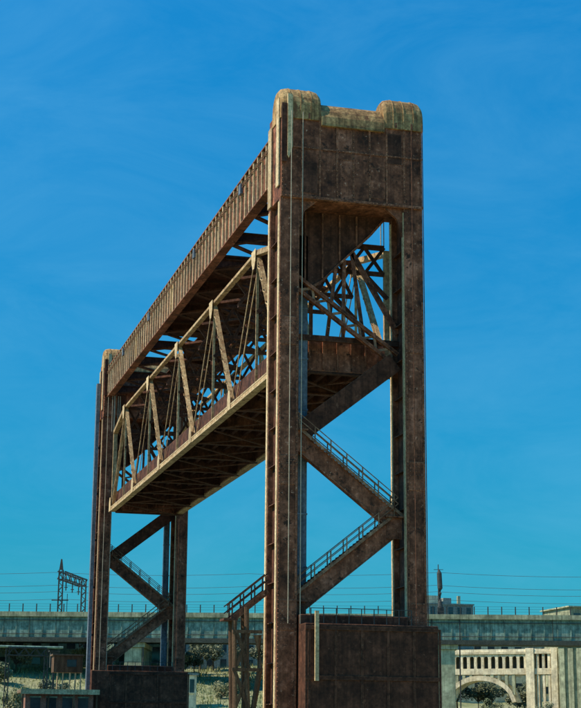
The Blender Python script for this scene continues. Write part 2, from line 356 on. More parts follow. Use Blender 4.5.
    for (x, z) in pts[:-1]:
        if z > 25: continue
        sx = 1 if x < 5 else -1
        box('landing_plate', 'rust', T, min(x-sx*.3, x+sx*1.0), max(x-sx*.3, x+sx*1.0), y0+1.3, y0+2.5, z+.5, z+.62)
        box('gusset_plate', 'rust', T, min(x-sx*.3, x+sx*.9), max(x-sx*.3, x+sx*.9), y0+1.55, y0+1.64, z-1.1, z+.95)
    # blue-grey vertical shaft beside one inner corner
    if near: xa = 2.3
    else: xa = TW-LEGW-1.0
    b = MB(); b.box(xa, xa+.72, y0+2.75, y0+3.45, 2, 40); sh = b.build('blue_grey_shaft', 'blue', T, bevel=.03); sh['label'] = 'blue-grey vertical shaft'
    f0 = box('shaft_collar', 'blue', sh, xa-.04, xa+.76, y0+2.71, y0+3.49, 6, 6.12); copies(f0, [(0, 0, 4*i) for i in range(1, 8)])
    if not near:
        b = MB(); b.box(-.75, -.3, y0+1.0, y0+1.9, 2, 46.6); d_ = b.build('cable_duct', 'blue', T)
        k0 = box('duct_bracket', 'dark', d_, -.3, 0, y0+1.4, y0+1.7, 8, 8.25); copies(k0, [(0, 0, 6*i) for i in range(1, 6)])
    for i in range(2):
        x0 = (-.9, TW-LEGW-.6)[i]; box('pier_footing', 'concrete', T, x0, x0+LEGW+1.5, y0-1.0, y0+LEGD+1.0, -4.5, 1.6, bevel=.05)
    return T
T1 = tower(0, True)
T2 = tower(90, False)

# ------------------------------------------------------------------ counterweights with their ropes
def counterweight(ya, yb, near):
    W = thing('counterweight', 'massive dark brown counterweight hanging low across the front tower' if near else
              'dark brown counterweight hanging low across the far left tower', 'counterweight', (TW/2, (ya+yb)/2, 2.2), 'counterweights')
    yf = ya if near else yb
    box('weight_block', 'dark', W, (LEGW+.12) if near else -.45, TW+.2, ya, yb, 2.2, 9.65, bevel=.05)
    box('weight_block', 'dark', W, LEGW+.1, TW-LEGW-.12, (yb+.01) if near else yb+.02, (yb+2.2) if near else yb+1.0, 2.4, 10.35, bevel=.05)
    yo = (ya-.14, ya-.002) if near else (ya-.14, ya-.002)
    s0 = box('frame_rib', 'dark', W, 1.9, 2.06, yo[0]+.08, yo[1], 2.4, 9.4); copies(s0, [(1.97*i, 0, 0) for i in range(1, 6)])
    for z in (2.45, 5.7, 9.2): box('frame_band', 'dark', W, LEGW+.14, TW+.17, yo[0]+.05, yo[0]+.138, z, z+.28)
    if near: box('guide_rail', 'tan', W, 2.35, 2.62, yo[0]-.20, yo[0]+.04, 5.6, 10.5)
    b = MB()
    for i in range(9):
        x = 2.2+i*.95; b.box(x-.03, x+.03, ya+.3, ya+.36, 9.65, 10.75)
    for z in (10.25, 10.72): b.box(2.2, 9.8, ya+.31, ya+.35, z, z+.05)
    b.build('top_railing', 'mast', W)
    yr = (ya+.35) if near else (ya+.3)
    r0 = None; offs = []
    for x in (.5, 1.40):
        if r0 is None:
            b = MB(); b.tube([(x, yr, 9.6), (x, yr, 48.6)], .032, 6); r0 = b.build('wire_rope', 'rope', W); x0 = x
        else: offs.append((x-x0, 0, 0))
    copies(r0, offs)
    for x in (10.2, 11.1):
        b = MB(); b.tube([(x, yr, 9.6), (x, yr, 48.6)], .035, 6); b.build('wire_rope', 'dark', W)
counterweight(-1.75, -.50, True)
counterweight(88.75, 89.55, False)

# ------------------------------------------------------------------ overhead bridge between the tower tops
O = thing('overhead_girder_bridge', 'long brown plate girders with pale stiffeners joining the two tower tops', 'girder', (TW/2, 46.8, 44.5))
GZ0, GZ1, GA, GB = 44.55, 48.6, 3.7, 89.6
for gx in (.78, TW-.78):
    b = MB(); b.box(gx-.06, gx+.06, GA, GB, GZ0+.08, GZ1-.08); G = b.build('plate_girder', 'rust', O)
    for z, hgt in ((GZ0, .09), (GZ1-.09, .09)):
        box('flange', 'rust', G, gx-.42, gx+.42, GA, GB, z, z+hgt)
    box('flange_angle', 'rust', G, gx-.2, gx-.062, GA, GB, GZ0+.10, GZ0+.4)
    box('flange_angle', 'rust', G, gx-.2, gx-.062, GA, GB, GZ1-.45, GZ1-.10)
    n = 58; st = box('stiffener', 'tan', G, gx-.40, gx-.21, GA+.9, GA+1.12, GZ0+.10, GZ1-.10)  # sunlight on the stiffener edges put into their pale colour
    copies(st, [(0, (GB-GA-1.8)/n*i, 0) for i in range(1, n+1)])
    if gx < 2:
        for z in (GZ1-.75, GZ1-.95):
            b = MB(); b.tube([(gx-.47, GA, z), (gx-.47, GB, z)], .045, 6); b.build('conduit', 'rail', G)
        for y in (14.2, 33.7, 58.6, 76.1): box('junction_box', 'blue', G, gx-.62, gx-.41, y, y+.7, GZ1-1.5, GZ1-.6)
        for y in (24.9, 46.3, 67.6): box('splice_plate', 'tan', G, gx-.12, gx-.062, y, y+.8, GZ0+.5, GZ1-.5)
    if gx < 2: cat_ = box('walkway_edge', 'dark', G, gx-.36, gx-.1, GA, GB, GZ1+.002, GZ1+.12)
yy = [GA+1.5+8.4*i for i in range(11)]
cb = None; offs = []
for y in yy:
    if cb is None:
        b = MB(); b.box(1.25, TW-1.25, y-.05, y+.05, GZ0+.7, GZ0+1.5); b.box(1.25, TW-1.25, y-.2, y+.2, GZ0+.62, GZ0+.7); b.box(1.25, TW-1.25, y-.2, y+.2, GZ0+1.5, GZ0+1.58); cb = b.build('cross_beam', 'dark', O)
    else: offs.append((0, y-yy[0], 0))
copies(cb, offs)
for i in range(len(yy)-1):
    for sa, sb in ((1.25, TW-1.25), (TW-1.25, 1.25)):
        b = MB(); b.bar((sa, yy[i]+.3, GZ0+.32+(.2 if sa < 3 else 0)), (sb, yy[i+1]-.3, GZ0+.32+(.2 if sa < 3 else 0)), .42, .18); b.build('lateral_brace', 'dark', O)
# machinery platform in the middle, and a walkway along the right hand girder
box('machinery_deck', 'dark', O, 1.26, TW-1.26, 30, 62, GZ0+1.75, GZ0+1.9)
box('walkway_deck', 'dark', O, 6.6, TW-1.3, GA+2.2, 29.9, GZ0+1.78, GZ0+1.88)
box('walkway_deck', 'dark', O, 6.6, TW-1.3, 62.1, GB-2.2, GZ0+1.78, GZ0+1.88)
b = MB(); b.box(3, 8.6, 40, 53, GZ0+1.92, GZ1+.3); b.build('machinery_house', 'dark', O)

# ------------------------------------------------------------------ raised lift span
LS = thing('lift_span', 'raised steel truss lift span held high between the two towers', 'bridge span', (TW/2, 46.4, 29.2))
XL, XR = 1.45, TW-1.45
ZB, ZT = 29.75, 41.4
HP = 8.4
Y0 = 46.4-5*HP
yn = [Y0+HP*i for i in range(11)]
for X, mm in ((XL, 'truss'), (XR, 'truss')):
    b = MB(); b.bar((X, yn[0]-.4, ZB), (X, yn[-1]+.4, ZB), .7, .52)
    bc = b.build('bottom_chord', mm, LS, bevel=.03)
    b = MB()
    for dz in (-.2, .2): b.bar((X-.36, yn[0]-.4, ZB+dz), (X-.36, yn[-1]+.4, ZB+dz), .03, .12)
    b.build('chord_angle', 'tan', bc)  # pale strips on the left faces only: sunlit chord edges painted in
    b = MB(); b.bar((X, yn[1], ZT), (X, yn[9], ZT), .5, .30); tcz = b.build('top_chord', mm, LS, bevel=.03)
    b = MB(); b.bar((X, yn[1], ZT), (X, yn[0]+.2, ZT-1.7), .55, .45); b.build('chord_end', mm, LS)
    b = MB(); b.bar((X, yn[9], ZT), (X, yn[10]-.2, ZT-1.7), .55, .45); b.build('chord_end', mm, LS)
    for y in (yn[0]+.2, yn[10]-.2):
        b = MB(); b.bar((X, y, ZB), (X, y, ZT-1.5), .5, .34, (0, 1, 0)); b.build('end_post', mm, LS)
    for i in range(11):
        b = MB(); b.bar((X, yn[i], ZB), (X, yn[i], ZT if i % 2 else ZT-.1), .22, .10, (0, 1, 0))
        if 0 < i < 10 and i % 2: b.build('hanger', mm, LS)
    for i in range(10):
        low_first = i % 2 == 0                          # bottom node at i, top node at i+1
        pb = V((X, yn[i] if low_first else yn[i+1], ZB+.2)); pt = V((X, yn[i+1] if low_first else yn[i], ZT-.1))
        d = (pt-pb).normalized(); n = V((1, 0, 0)).cross(d)
        ends = i in (0, 9)
        laced = ends or low_first                   # stout laced diagonals lean towards the near end
        if laced:
            hw = .22 if ends else .17
            b = MB()
            for s_ in (-1, 1): b.bar(pb+n*hw*s_, pt+n*hw*s_, .34, .07, n)
            D = b.build('diagonal', mm, LS)
            L_ = (pt-pb).length; k = int(L_/.75); b = MB()
            for j in range(k):
                a0 = pb+d*(L_*(j+.0)/k); a1 = pb+d*(L_*(j+1.0)/k); s_ = 1 if j % 2 else -1
                for xo in (-.19,): b.bar(a0+n*hw*s_+V((xo, 0, 0)), a1-n*hw*s_+V((xo, 0, 0)), .04, .10, n)
            lo = b.build('lacing', mm, D); lo['kind'] = 'stuff'
        else:
            for s_ in (-.2, .2):
                b = MB(); b.bar(pb+V((s_, 0, 0)), pt+V((s_, 0, 0)), .07, .11, n); b.build('eyebar', mm, LS)
    for i in range(11):
        top = i % 2 == 1
        if top:
            b = MB(); z = ZT; b.prism([(yn[i]-.75, z+.2), (yn[i]+.75, z+.2), (yn[i]+.62, z-.8), (yn[i]+.25, z-1.45), (yn[i]-.25, z-1.45), (yn[i]-.62, z-.8)], 'x', X-.39, X-.35)
        else:
            b = MB(); z = ZB; b.prism([(yn[i]-.7, z-.25), (yn[i]+.7, z-.25), (yn[i]+.55, z+.9), (yn[i]+.2, z+1.5), (yn[i]-.2, z+1.5), (yn[i]-.55, z+.9)], 'x', X-.42, X-.385)
        if 0 <= i <= 10: b.build('gusset_plate', 'tan' if X < 5 else 'truss', LS)  # left truss gussets paler: sunlight put into their colour
# floor system
fb = None; offs = []
for i in range(1, 10):
    if fb is None:
        b = MB(); b.box(XL+.36, XR-.36, yn[i]-.06, yn[i]+.06, 29.6, 31.5); b.box(XL+.36, XR-.36, yn[i]-.28, yn[i]+.28, 29.5, 29.6); fb = b.build('floor_beam', 'dark', LS)
    else: offs.append((0, yn[i]-yn[1], 0))
copies(fb, offs)
for y in (yn[0], yn[10]):
    b = MB(); b.box(XL+.36, XR-.36, y-.3, y+.3, 29.5, 32.1); E_ = b.build('end_floor_beam', 'rust', LS, bevel=.03)
    box('end_apron', 'dark', E_, XL+.4, XR+.3, y-.28, y+.28, 29.35, 29.498)
    s0 = box('stiffener', 'rust', E_, 2.3, 2.42, y-.42, y-.302, 29.6, 32.0); copies(s0, [(1.15*k, 0, 0) for k in range(1, 7)])
s0 = box('stringer', 'dark', LS, 2.35, 2.65, yn[0]+.31, yn[10]-.31, 30.5, 31.48); copies(s0, [(1.3*k, 0, 0) for k in range(1, 6)])
box('deck_slab', 'dark', LS, XL+.37, XR-.37, yn[0]+.31, yn[10]-.31, 31.52, 31.85)
for xa in (XL+.36, XR-.46):
    box('kerb_girder', 'dark', LS, xa, xa+.10, yn[0]+.31, yn[10]-.31, 29.75, 31.95)
for i in range(10):
    for sa, sb, dz in ((XL+.3, XR-.3, 0), (XR-.3, XL+.3, .2)):
        b = MB(); b.bar((sa, yn[i]+.3, 29.3+dz*.6), (sb, yn[i+1]-.3, 29.3+dz*.6), .22, .10); b.build('bottom_lateral', 'dark', LS)
# sway frames and top laterals
def sway(i):
    y = yn[i]; dep = 3.0 if i % 2 else 2.2
    b = MB(); zt, zb = ZT-.15, ZT-.15-dep
    b.bar((XL+.3, y, zt), (XR-.3, y, zt), .4, .35); b.bar((XL+.3, y, zb), (XR-.3, y, zb), .4, .3)
    n = 5
    for k in range(n):
        xa = XL+.3+(XR-XL-.6)*k/n; xb = XL+.3+(XR-XL-.6)*(k+1)/n
        b.bar((xa, y-.1, zb), (xb, y-.1, zt), .16, .26); b.bar((xa, y+.1, zt), (xb, y+.1, zb), .16, .26)
    for xa, sg in ((XL+.02, 1), (XR-.02, -1)) if (i % 2 or i in (0, 10)) else (): b.bar((xa, y, zb-2.0), (xa+sg*2.0, y, zb), .3, .3)
    b.build('sway_frame', 'dark', LS)
for i in range(1, 10): sway(i)
bE = ZT; ZT -= 1.2; sway(0); sway(10); ZT = bE
for i in range(1, 9):
    for sa, sb, dz in ((XL+.3, XR-.3, 0), (XR-.3, XL+.3, .28)):
        b = MB(); b.bar((sa, yn[i]+.25, ZT-.25+dz), (sb, yn[i+1]-.25, ZT-.25+dz), .5, .22); b.build('top_lateral', 'dark', LS)
# portal cross frames of the two end panels and suspension ropes
for y, sg in ((yn[0]+.2, 1), (yn[10]-.2, -1)):
    r0 = None; offs = []
    for x in (.95, 1.2, 1.7, 1.95, TW-1.95, TW-1.7, TW-1.2, TW-.95):
        if r0 is None:
            b = MB(); b.tube([(x, y-sg*.12, ZT-1.6), (x, y-sg*.12, 44.5)], .045, 5); r0 = b.build('suspension_rope', 'rope', LS)
        else: offs.append((x-.95, 0, 0))
    copies(r0, offs)

# ------------------------------------------------------------------ access stair on a trestle beside the front tower
A = thing('access_stair', 'small brown stair flight on a tall trestle left of the front tower', 'stairs', (-2, 2, 0))
P, Q = V((-2.9, 2, 10.0)), V((-.25, 2, 12.1)); d = (Q-P).normalized()
for s_ in (-.5, .5):
    b = MB(); b.bar(P+V((0, s_, 0)), Q+V((0, s_, 0)), .08, .42); b.build('stringer', 'rust', A)
    for hh in (.55, 1.05):
        b = MB(); b.bar(P+V((-.4, s_, hh-.1)), Q+V((0, s_, hh+.25)), .07, .08); b.build('handrail', 'dark', A)
    for k in range(4):
        c = P+(Q-P)*(k/3.2)+V((0, s_, 0)); box('rail_post', 'dark', A, c.x-.045, c.x+.045, c.y-.045, c.y+.045, c.z-.1, c.z+1.2)
tr = None; offs = []
for k in range(9):
    c = P+(Q-P)*((k+.5)/9)
    if tr is None: tr = box('tread', 'dark', A, c.x-.15, c.x+.15, 1.55, 2.45, c.z-.02, c.z+.03); c0 = c
    else: offs.append(c-c0)
copies(tr, offs)
box('landing', 'dark', A, -3.55, -2.5, 1.3, 2.7, 9.9, 10.05)
for k, (x0, x1) in enumerate(((-2.75, -2.5), (-1.85, -1.45))):
    for y in (1.45, 2.55):
        b = MB(); b.tube([(x0, y, 9.9 if k == 0 else 10.9), (x0+.08, y, 6), (x1, y, 0)], [.19, .17, .22], 8); b.build('trestle_post', 'wood', A)
for z0, z1 in ((1, 3.4), (3.6, 6.2), (6.4, 9.2)):
    b = MB(); b.bar((-2.65, 1.4, z0), (-1.6, 1.4, z1), .07, .26); b.build('trestle_brace', 'wood', A)
    b = MB(); b.bar((-2.65, 1.3, z1), (-1.6, 1.3, z0), .07, .26); b.build('trestle_brace', 'wood', A)
b = MB(); b.tube([(-.95, 1.6, 8.9), (-.75, 1.6, 6.5), (-1.25, 1.6, 3.5), (-1.5, 1.6, 0)], [.3, .22, .2, .24], 8); b.build('trestle_post', 'wood', A)
for z in (3.4, 6.3, 9.0): box('trestle_cap', 'wood', A, -2.9, -.7, 1.25, 1.36, z, z+.24)

# ------------------------------------------------------------------ railway viaduct
vu, vn, v0 = V((.9624, -.2717, 0)), V((.2717, .9624, 0)), V((-1.27, 215.24, 0))
def vf(p): return v0 + vu*p.x + vn*p.y + V((0, 0, p.z))
VD = thing('railway_viaduct', 'long teal plate girder railway viaduct crossing behind the towers', 'viaduct', tuple(v0))
SA, SB = -90, 230
b = MB(); b.box(SA, SB, .55, .7, 20.9, 25.0); VG = b.build('side_girder', 'teal', VD, vf)
b = MB(); b.box(SA, SB, 17.3, 17.45, 20.9, 25.0); b.build('side_girder', 'teal', VD, vf)
b = MB(); b.box(SA, SB, .1, 1.2, 20.0, 20.9); b.build('bottom_flange', 'tealdark', VD, vf)
b = MB(); b.box(SA, SB, 0.0, 18, 25.0, 25.35); b.build('deck_slab', 'concrete', VD, vf)
b = MB(); b.box(SA, SB, -.06, .25, 25.0, 25.95); b.build('parapet', 'concrete', VD, vf)
b = MB(); b.box(SA, SB, 1.3, 17.2, 20.6, 20.9); b.build('underside_deck', 'tealdark', VD, vf)
b = MB(); b.box(SA+.5, SA+.68, .38, .548, 20.92, 24.98); st = b.build('stiffener', 'teal', VG, vf)
copies(st, [vu*(2.65*i) for i in range(1, 120)])
b = MB(); b.box(SA+1, SA+1.2, .03, .2, 25.95, 27.55); fp = b.build('fence_post', 'mast', VD, vf)
copies(fp, [vu*(2.75*i) for i in range(1, 115)])
for z in (26.5, 27.0, 27.5):
    b = MB(); b.box(SA, SB, .1, .13, z, z+.035); b.build('fence_rail', 'mast', VD, vf)
for s_ in (-62, -20, 27, 89.7, 132, 176):
    b = MB(); b.box(s_-1.75, s_+1.75, 1.0, 16.5, -1, 19.1); pr_ = b.build('pier', 'concrete', VD, vf, bevel=.1)
    b = MB(); b.box(s_-2.3, s_+2.3, .6, 17, 19.1, 19.98); b.build('pier_cap', 'concrete', pr_, vf)

for s_ in (-41, 6, 58, 111, 155):
    b = MB(); b.box(s_-.05, s_+.05, .30, .545, 20.92, 24.98); b.build('expansion_joint', 'tealdark', VG, vf)
for s_ in (-18, 29, 86.8, 92.4, 134):
    b = MB(); b.tube([(s_, .3, 25.0), (s_, .3, 21), (s_, .85, 20), (s_, .85, 2)], .13, 6); b.build('drain_pipe', 'mast', VD, vf)
for z in (21.6, 24.3):
    b = MB(); b.tube([(SA, .28, z), (SB, .28, z)], .07, 5); b.build('cable_pipe', 'mast', VD, vf)
# catenary gantry, mast and wires on the viaduct
def lattice(b, p, q, wd, n, r=.07, sidev=V((1, 0, 0)), dv=V((0, 1, 0))):
    p, q = V(p), V(q)
    for a in (-1, 1):
        for c in (-1, 1): b.bar(p+sidev*wd/2*a+dv*wd/2*c, q+sidev*wd/2*a+dv*wd/2*c, r*2, r*2)
    for i in range(n):
        a0 = p+(q-p)*(i/n); a1 = p+(q-p)*((i+1)/n); s_ = 1 if i % 2 else -1
        for c in (-1, 1):
            b.bar(a0+sidev*wd/2*s_+dv*wd/2*c, a1-sidev*wd/2*s_+dv*wd/2*c, r*1.4, r*1.4)
            b.bar(a0+dv*wd/2*s_+sidev*wd/2*c, a1-dv*wd/2*s_+sidev*wd/2*c, r*1.4, r*1.4)
GT = thing('catenary_gantry', 'dark lattice catenary gantry standing on the viaduct left of the far tower', 'gantry', tuple(vf(V((10.5, 0, 25.3)))))
b = MB(); lattice(b, (11.9, .9, 25.35), (11.9, .9, 34.4), .8, 11); b.build('mast', 'mast', GT, vf)
b = MB(); b.prism([(11.5, 34.4), (12.3, 34.4), (12.02, 36.6), (11.78, 36.6)], 'y', .7, 1.1); b.build('mast_head', 'mast', GT, vf)
b = MB(); lattice(b, (14.0, 19.4, 20), (14.0, 19.4, 34.4), .9, 16, .08); b.build('mast', 'mast', GT, vf)
b = MB(); lattice(b, (11.9, 1.3, 33.4), (14.0, 19.0, 33.4), 1.5, 9, .09, V((0, 0, 1)), V((1, 0, 0))); b.build('cross_truss', 'mast', GT, vf)
for k in range(3):
    b = MB(); y = 5+k*5; x = 11.9+2.1*(y-1)/18; b.box(x-.1, x+.1, y-.1, y+.1, 30.6, 32.7); b.box(x-.35, x+.35, y-.06, y+.06, 31.2, 31.35); b.build('insulator', 'mast', GT, vf)
b = MB(); b.box(10.2, 13.6, .7, .85, 28.2, 28.4); b.box(13.3, 13.4, .7, .85, 25.9, 29.6); b.build('switch_bracket', 'mast', GT, vf)
RM = thing('line_mast', 'single dark mast with bulky equipment on the viaduct right of the front tower', 'mast', tuple(vf(V((88.3, 0, 25.3)))))
b = MB(); b.tube([(88.3, .8, 25.35), (88.3, .8, 36)], [.2, .09], 8); b.build('pole', 'mast', RM, vf)
b = MB(); b.tube([(88.6, .8, 27.2), (88.6, .8, 28.4), (88.6, .8, 30.2), (88.62, .8, 31.2), (88.5, .8, 34.2), (88.4, .8, 35)], [.55, .42, .34, .52, .5, .15], 9); b.build('equipment_housing', 'mast', RM, vf)
b = MB(); b.box(87.4, 89.3, .74, .86, 34.9, 35.0); b.build('cross_arm', 'mast', RM, vf)
b = MB(); b.box(88.0, 89.3, .4, 1.2, 25.4, 27.4); b.build('base_cabinet', 'mast', RM, vf)
def wire(pts, label, r=.035):
    b = MB(); out = []
    for (s0, y0, z0), (s1, y1, z1) in zip(pts[:-1], pts[1:]):
        for k in range(12):
            t = k/12; out.append(vf(V((s0+(s1-s0)*t, y0+(y1-y0)*t, z0+(z1-z0)*t - 1.2*4*t*(1-t)*.4))))
    out.append(vf(V(pts[-1]))); b.tube(out, r, 4)
    tag(b.build('overhead_wire', 'wire'), label, 'wire', 'wires above the viaduct')
for z, y, lab in ((33.9, .9, 'highest thin wire strung above the viaduct fence'), (31.7, 5, 'second highest thin wire above the viaduct'), (30.4, 5, 'third thin wire down above the viaduct'), (29.3, 10, 'lowest thin wire above the viaduct tracks')):
    wire([(-90, y, z), (-30, y, z), (10.5, y, z), (50, y, z), (88.3, y, z+.5), (130, y, z), (230, y, z)], lab)

# ------------------------------------------------------------------ concrete arch bridge beyond
a0, a1 = V((129.5, 313, 0)), V((150.0, 283, 0))
au = (a1-a0).normalized(); au = V((.80, -.60, 0)); an = V((.60, .80, 0)); a0 = V((128.0, 312, 0))
def af(p): return a0 + au*p.x + an*p.y + V((0, 0, p.z))
AB = thing('arch_bridge', 'cream concrete arch bridge with arcaded parapet below the viaduct on the right', 'bridge', tuple(a0))
b = MB(); b.box(-30, 38, -.3, 8, 24.4, 25.0); b.build('deck_slab', 'cream', AB, af)
b = MB(); b.box(-30, 38, -.15, .25, 25.0, 25.7); b.build('parapet', 'cream', AB, af)
b = MB(); b.box(-30, 38, 0, 7.5, 18.9, 20.5); b.build('lower_deck', 'cream', AB, af)
b = MB(); b.box(-30, 38, 3.6, 4.0, 20.5, 24.4); b.build('back_wall', 'tealdark', AB, af)
# arcade: posts with small arched heads
n = 13
for i in range(n+1):
    s_ = -1.2+i*2.0
    b = MB(); b.box(s_-.38, s_+.38, .1, .9, 20.5, 24.4); b.build('arcade_post', 'cream', AB, af)
    if i < n:
        b = MB(); pr0 = [(s_+.38, 24.39), (s_+.38, 23.2)] + [(s_+1.0-.62*math.cos(math.pi*k/8), 23.2+.62*math.sin(math.pi*k/8)) for k in range(1, 8)] + [(s_+1.62, 23.2), (s_+1.62, 24.39)]
        b.prism(pr0, 'y', .16, .8); b.build('arcade_head', 'cream', AB, af)
# main arch ring
def ring(cx, half, zc, zs, th, y0, y1, name):
    k = 18; pi_ = []; po = []
    for j in range(k+1):
        t = -1+2*j/k; z = zs+(zc-zs)*math.sqrt(max(0, 1-t*t*.985)); x = cx+half*t
        pi_.append((x, z)); po.append((cx+(half+th*.8)*t, zs+(zc+th-zs)*math.sqrt(max(0, 1-t*t*.985))))
    b = MB(); b.prism(pi_+po[::-1], 'y', y0, y1); return b.build(name, 'cream', AB, af)
ring(12.0, 9.0, 17.3, 10.6, 1.35, -.1, 1.3, 'arch_ring'); ring(12.0, 9.0, 17.3, 10.6, 1.35, 5.5, 7, 'arch_ring')
ring(-16, 9.6, 17.3, 10.6, 1.35, -.1, 1.3, 'arch_ring')
for s_ in [1.4+2.0*i for i in range(11)]:
    t = (s_-12.0)/10.1; zb = 10.6+(18.65-10.6)*math.sqrt(max(0, 1-t*t*.985))
    if zb < 18.6:
        b = MB(); b.box(s_-.4, s_+.4, .15, 1.1, zb-.3, 18.9); b.build('spandrel_column', 'concrete', AB, af)
for s_, wd in ((26.2, 1.15), (32.9, .9), (-3.4, 1.4)):
    b = MB(); b.box(s_-wd, s_+wd, -.5, 8, 8, 25.9); b.build('pilaster', 'cream', AB, af, bevel=.06)
for s_ in (28.2, 29.8, 31.3):
    b = MB(); b.box(s_-.35, s_+.35, .1, 1.0, 20.5, 24.4); b.build('arcade_post', 'cream', AB, af)
    b = MB(); b.box(s_-.3, s_+.3, .2, 1.0, 8, 18.9); b.build('spandrel_column', 'cream', AB, af)
PY = thing('bridge_pylon', 'pale green fluted concrete pylon at the right end of the arch bridge', 'pylon', tuple(af(V((42, 0, 0)))))
b = MB(); b.box(34.4, 50, -2, 9, 6, 26.2); b.build('pylon_body', 'concrete', PY, af, bevel=.1)
f0 = None; offs = []
for i in range(7):
    s_ = 34.8+i*2.35
    if f0 is None: b = MB(); b.box(s_, s_+1.35, -2.55, -2.002, 7, 25.6); f0 = b.build('flute_rib', 'concrete', PY, af)
    else: offs.append(au*(2.35*i))
copies(f0, offs)
b = MB(); b.box(34.0, 50.4, -2.8, 9.4, 26.2, 27.1); b.build('cornice', 'concrete', PY, af)

# ------------------------------------------------------------------ buildings
def building(label, x0, x1, y0, y1, z0, z1, mm, rows, cols, rot=0, winw=.5, winh=.55, roofm='grey', extra=None, cat='building', name='building', over=.3):
    Bd = thing(name, label, cat, ((x0+x1)/2, (y0+y1)/2, z0)); cx, cy = (x0+x1)/2, (y0+y1)/2; rm = Matrix.Rotation(rot, 3, 'Z')
    fn = lambda p: rm @ (p-V((cx, cy, 0))) + V((cx, cy, 0))
    b = MB(); b.box(x0, x1, y0, y1, z0-2, z1); wl = b.build('wall', mm, Bd, fn)
    b = MB(); b.box(x0-over, x1+over, y0-over, y1+over, z1, z1+.4); b.build('roof', roofm, Bd, fn)
    cw = (x1-x0)/cols if cols else 1; rh = (z1-z0)/max(rows, 1)
    for r_ in range(rows):
        for c_ in range(cols):
            xa = x0+cw*(c_+.5-winw/2); za = z0+rh*(r_+.28)
            b = MB(); b.box(xa, xa+cw*winw, y0-.05, y0-.003, za, za+rh*winh); wn = b.build('window', 'window', Bd, fn)
            b = MB(); b.box(xa-.1, xa+cw*winw+.1, y0-.2, y0-.003, za-.18, za-.01); b.build('sill', mm, wn, fn)
    for e_ in extra or []:
        b = MB(); b.box(*e_[2]); b.build(e_[0], e_[1], Bd, fn)
    return Bd
building('long cream flat-roofed building above the viaduct at the right edge', 184, 250, 345, 365, 20, 41.6, 'concrete', 5, 14, over=.8, roofm='concrete', winh=.3)
building('grey rooftop block behind the viaduct just right of the line mast', 131, 148, 335, 350, 20, 40.3, 'grey', 5, 6, extra=[('roof_tank', 'cream', (133, 137.5, 336, 341, 40.7, 43)), ('roof_cabin', 'grey', (139, 141.5, 336, 341, 40.7, 42.4)), ('chimney', 'concrete', (144, 144.8, 337, 338, 40.7, 43.2))])
building('cream low block between viaduct and arch bridge', 112, 200, 395, 410, 15, 33, 'cream', 3, 18)
building('teal grey warehouse under the viaduct at the left edge', -12, 21, 232, 246, 15.5, 22.0, 'teal', 2, 9, winh=.4)
building('grey green terrace of workshops seen between the two towers', 41, 66, 246, 258, 16.2, 22.6, 'grey', 2, 8, winw=.45)
building('small teal hall behind the far tower stairs', 24, 38, 226, 238, 15.0, 21.2, 'teal', 1, 4)
building('little beige lit hut behind the far tower stairs', 28.2, 31.6, 178, 182, 8.3, 12.6, 'cream', 1, 2)

# boathouse style shed, cabin and pipe rack left of the far tower
SHD = thing('dock_shed', 'low dock shed with brown flat roof at the left of the far tower', 'shed', (-5, 84, 0))
b = MB(); b.box(-9.2, .2, 86.4, 92, 6.75, 7.15); b.build('roof', 'roof', SHD, bevel=.04)
b = MB(); b.box(-9.3, .3, 86.3, 86.4, 6.6, 7.2); b.build('fascia', 'tan', SHD)
box('wall', 'brick', SHD, -8.6, -.3, 87.4, 91.6, 0, 6.74)
for i in range(4):
    x = -8.0+i*1.95; wn = box('window', 'window', SHD, x, x+1.2, 87.33, 87.398, 4.3, 6.2); box('frame', 'teal', wn, x-.1, x+1.3, 87.28, 87.329, 6.2, 6.36); box('sill', 'tan', wn, x-.1, x+1.3, 87.2, 87.329, 4.14, 4.29)
for x in (-9.0, -5.9, -2.8, 0.0): box('post', 'wood', SHD, x-.1, x+.1, 86.5, 86.7, 0, 6.74)
CBN = thing('stilt_cabin', 'small brown cabin on thin wooden stilts just left of the far tower', 'cabin', (-2.6, 97, 0))
box('wall', 'wood', CBN, -4.3, -.6, 96, 98.5, 9.6, 11.7); box('roof', 'roof', CBN, -4.5, -.4, 95.8, 98.7, 11.7, 11.9)
box('window', 'window', CBN, -2.6, -1.4, 95.95, 95.998, 10.3, 11.2)
for x in (-3.9, -3.2, -2.3, -1.6, -.9): b = MB(); b.tube([(x, 96.2, 0), (x+.15, 96.2, 9.6)], .11, 6); b.build('stilt', 'tan', CBN)
RK = thing('pipe_rack', 'dark lattice pipe rack on the grassy bank at the far left', 'pipe rack', (-4.5, 130, 2))
for x in (-7.1, -1.4):
    b = MB(); lattice(b, (x, 130, 0), (x, 130, 14.6), .5, 14, .05); b.build('post', 'mast', RK)
b = MB(); lattice(b, (-7.1, 130, 13.8), (-1.4, 130, 13.8), 1.1, 7, .07, V((0, 0, 1)), V((0, 1, 0))); b.build('beam', 'mast', RK)
for k in range(2): b = MB(); b.tube([(-9, 129.6+k*.7, 14.5), (1, 129.6+k*.7, 14.5)], .16, 8); b.build('pipe', 'teal', RK)
SB_ = thing('signal_box', 'dark upright equipment box on a post on the left bank', 'equipment box', (0, 131, 3))
box('cabinet', 'mast', SB_, -.7, .5, 130.6, 131.6, 11.6, 13.9); box('hood', 'mast', SB_, -.9, .7, 130.4, 131.8, 13.9, 14.1); box('post', 'mast', SB_, -.25, .05, 131, 131.2, 0, 11.6)

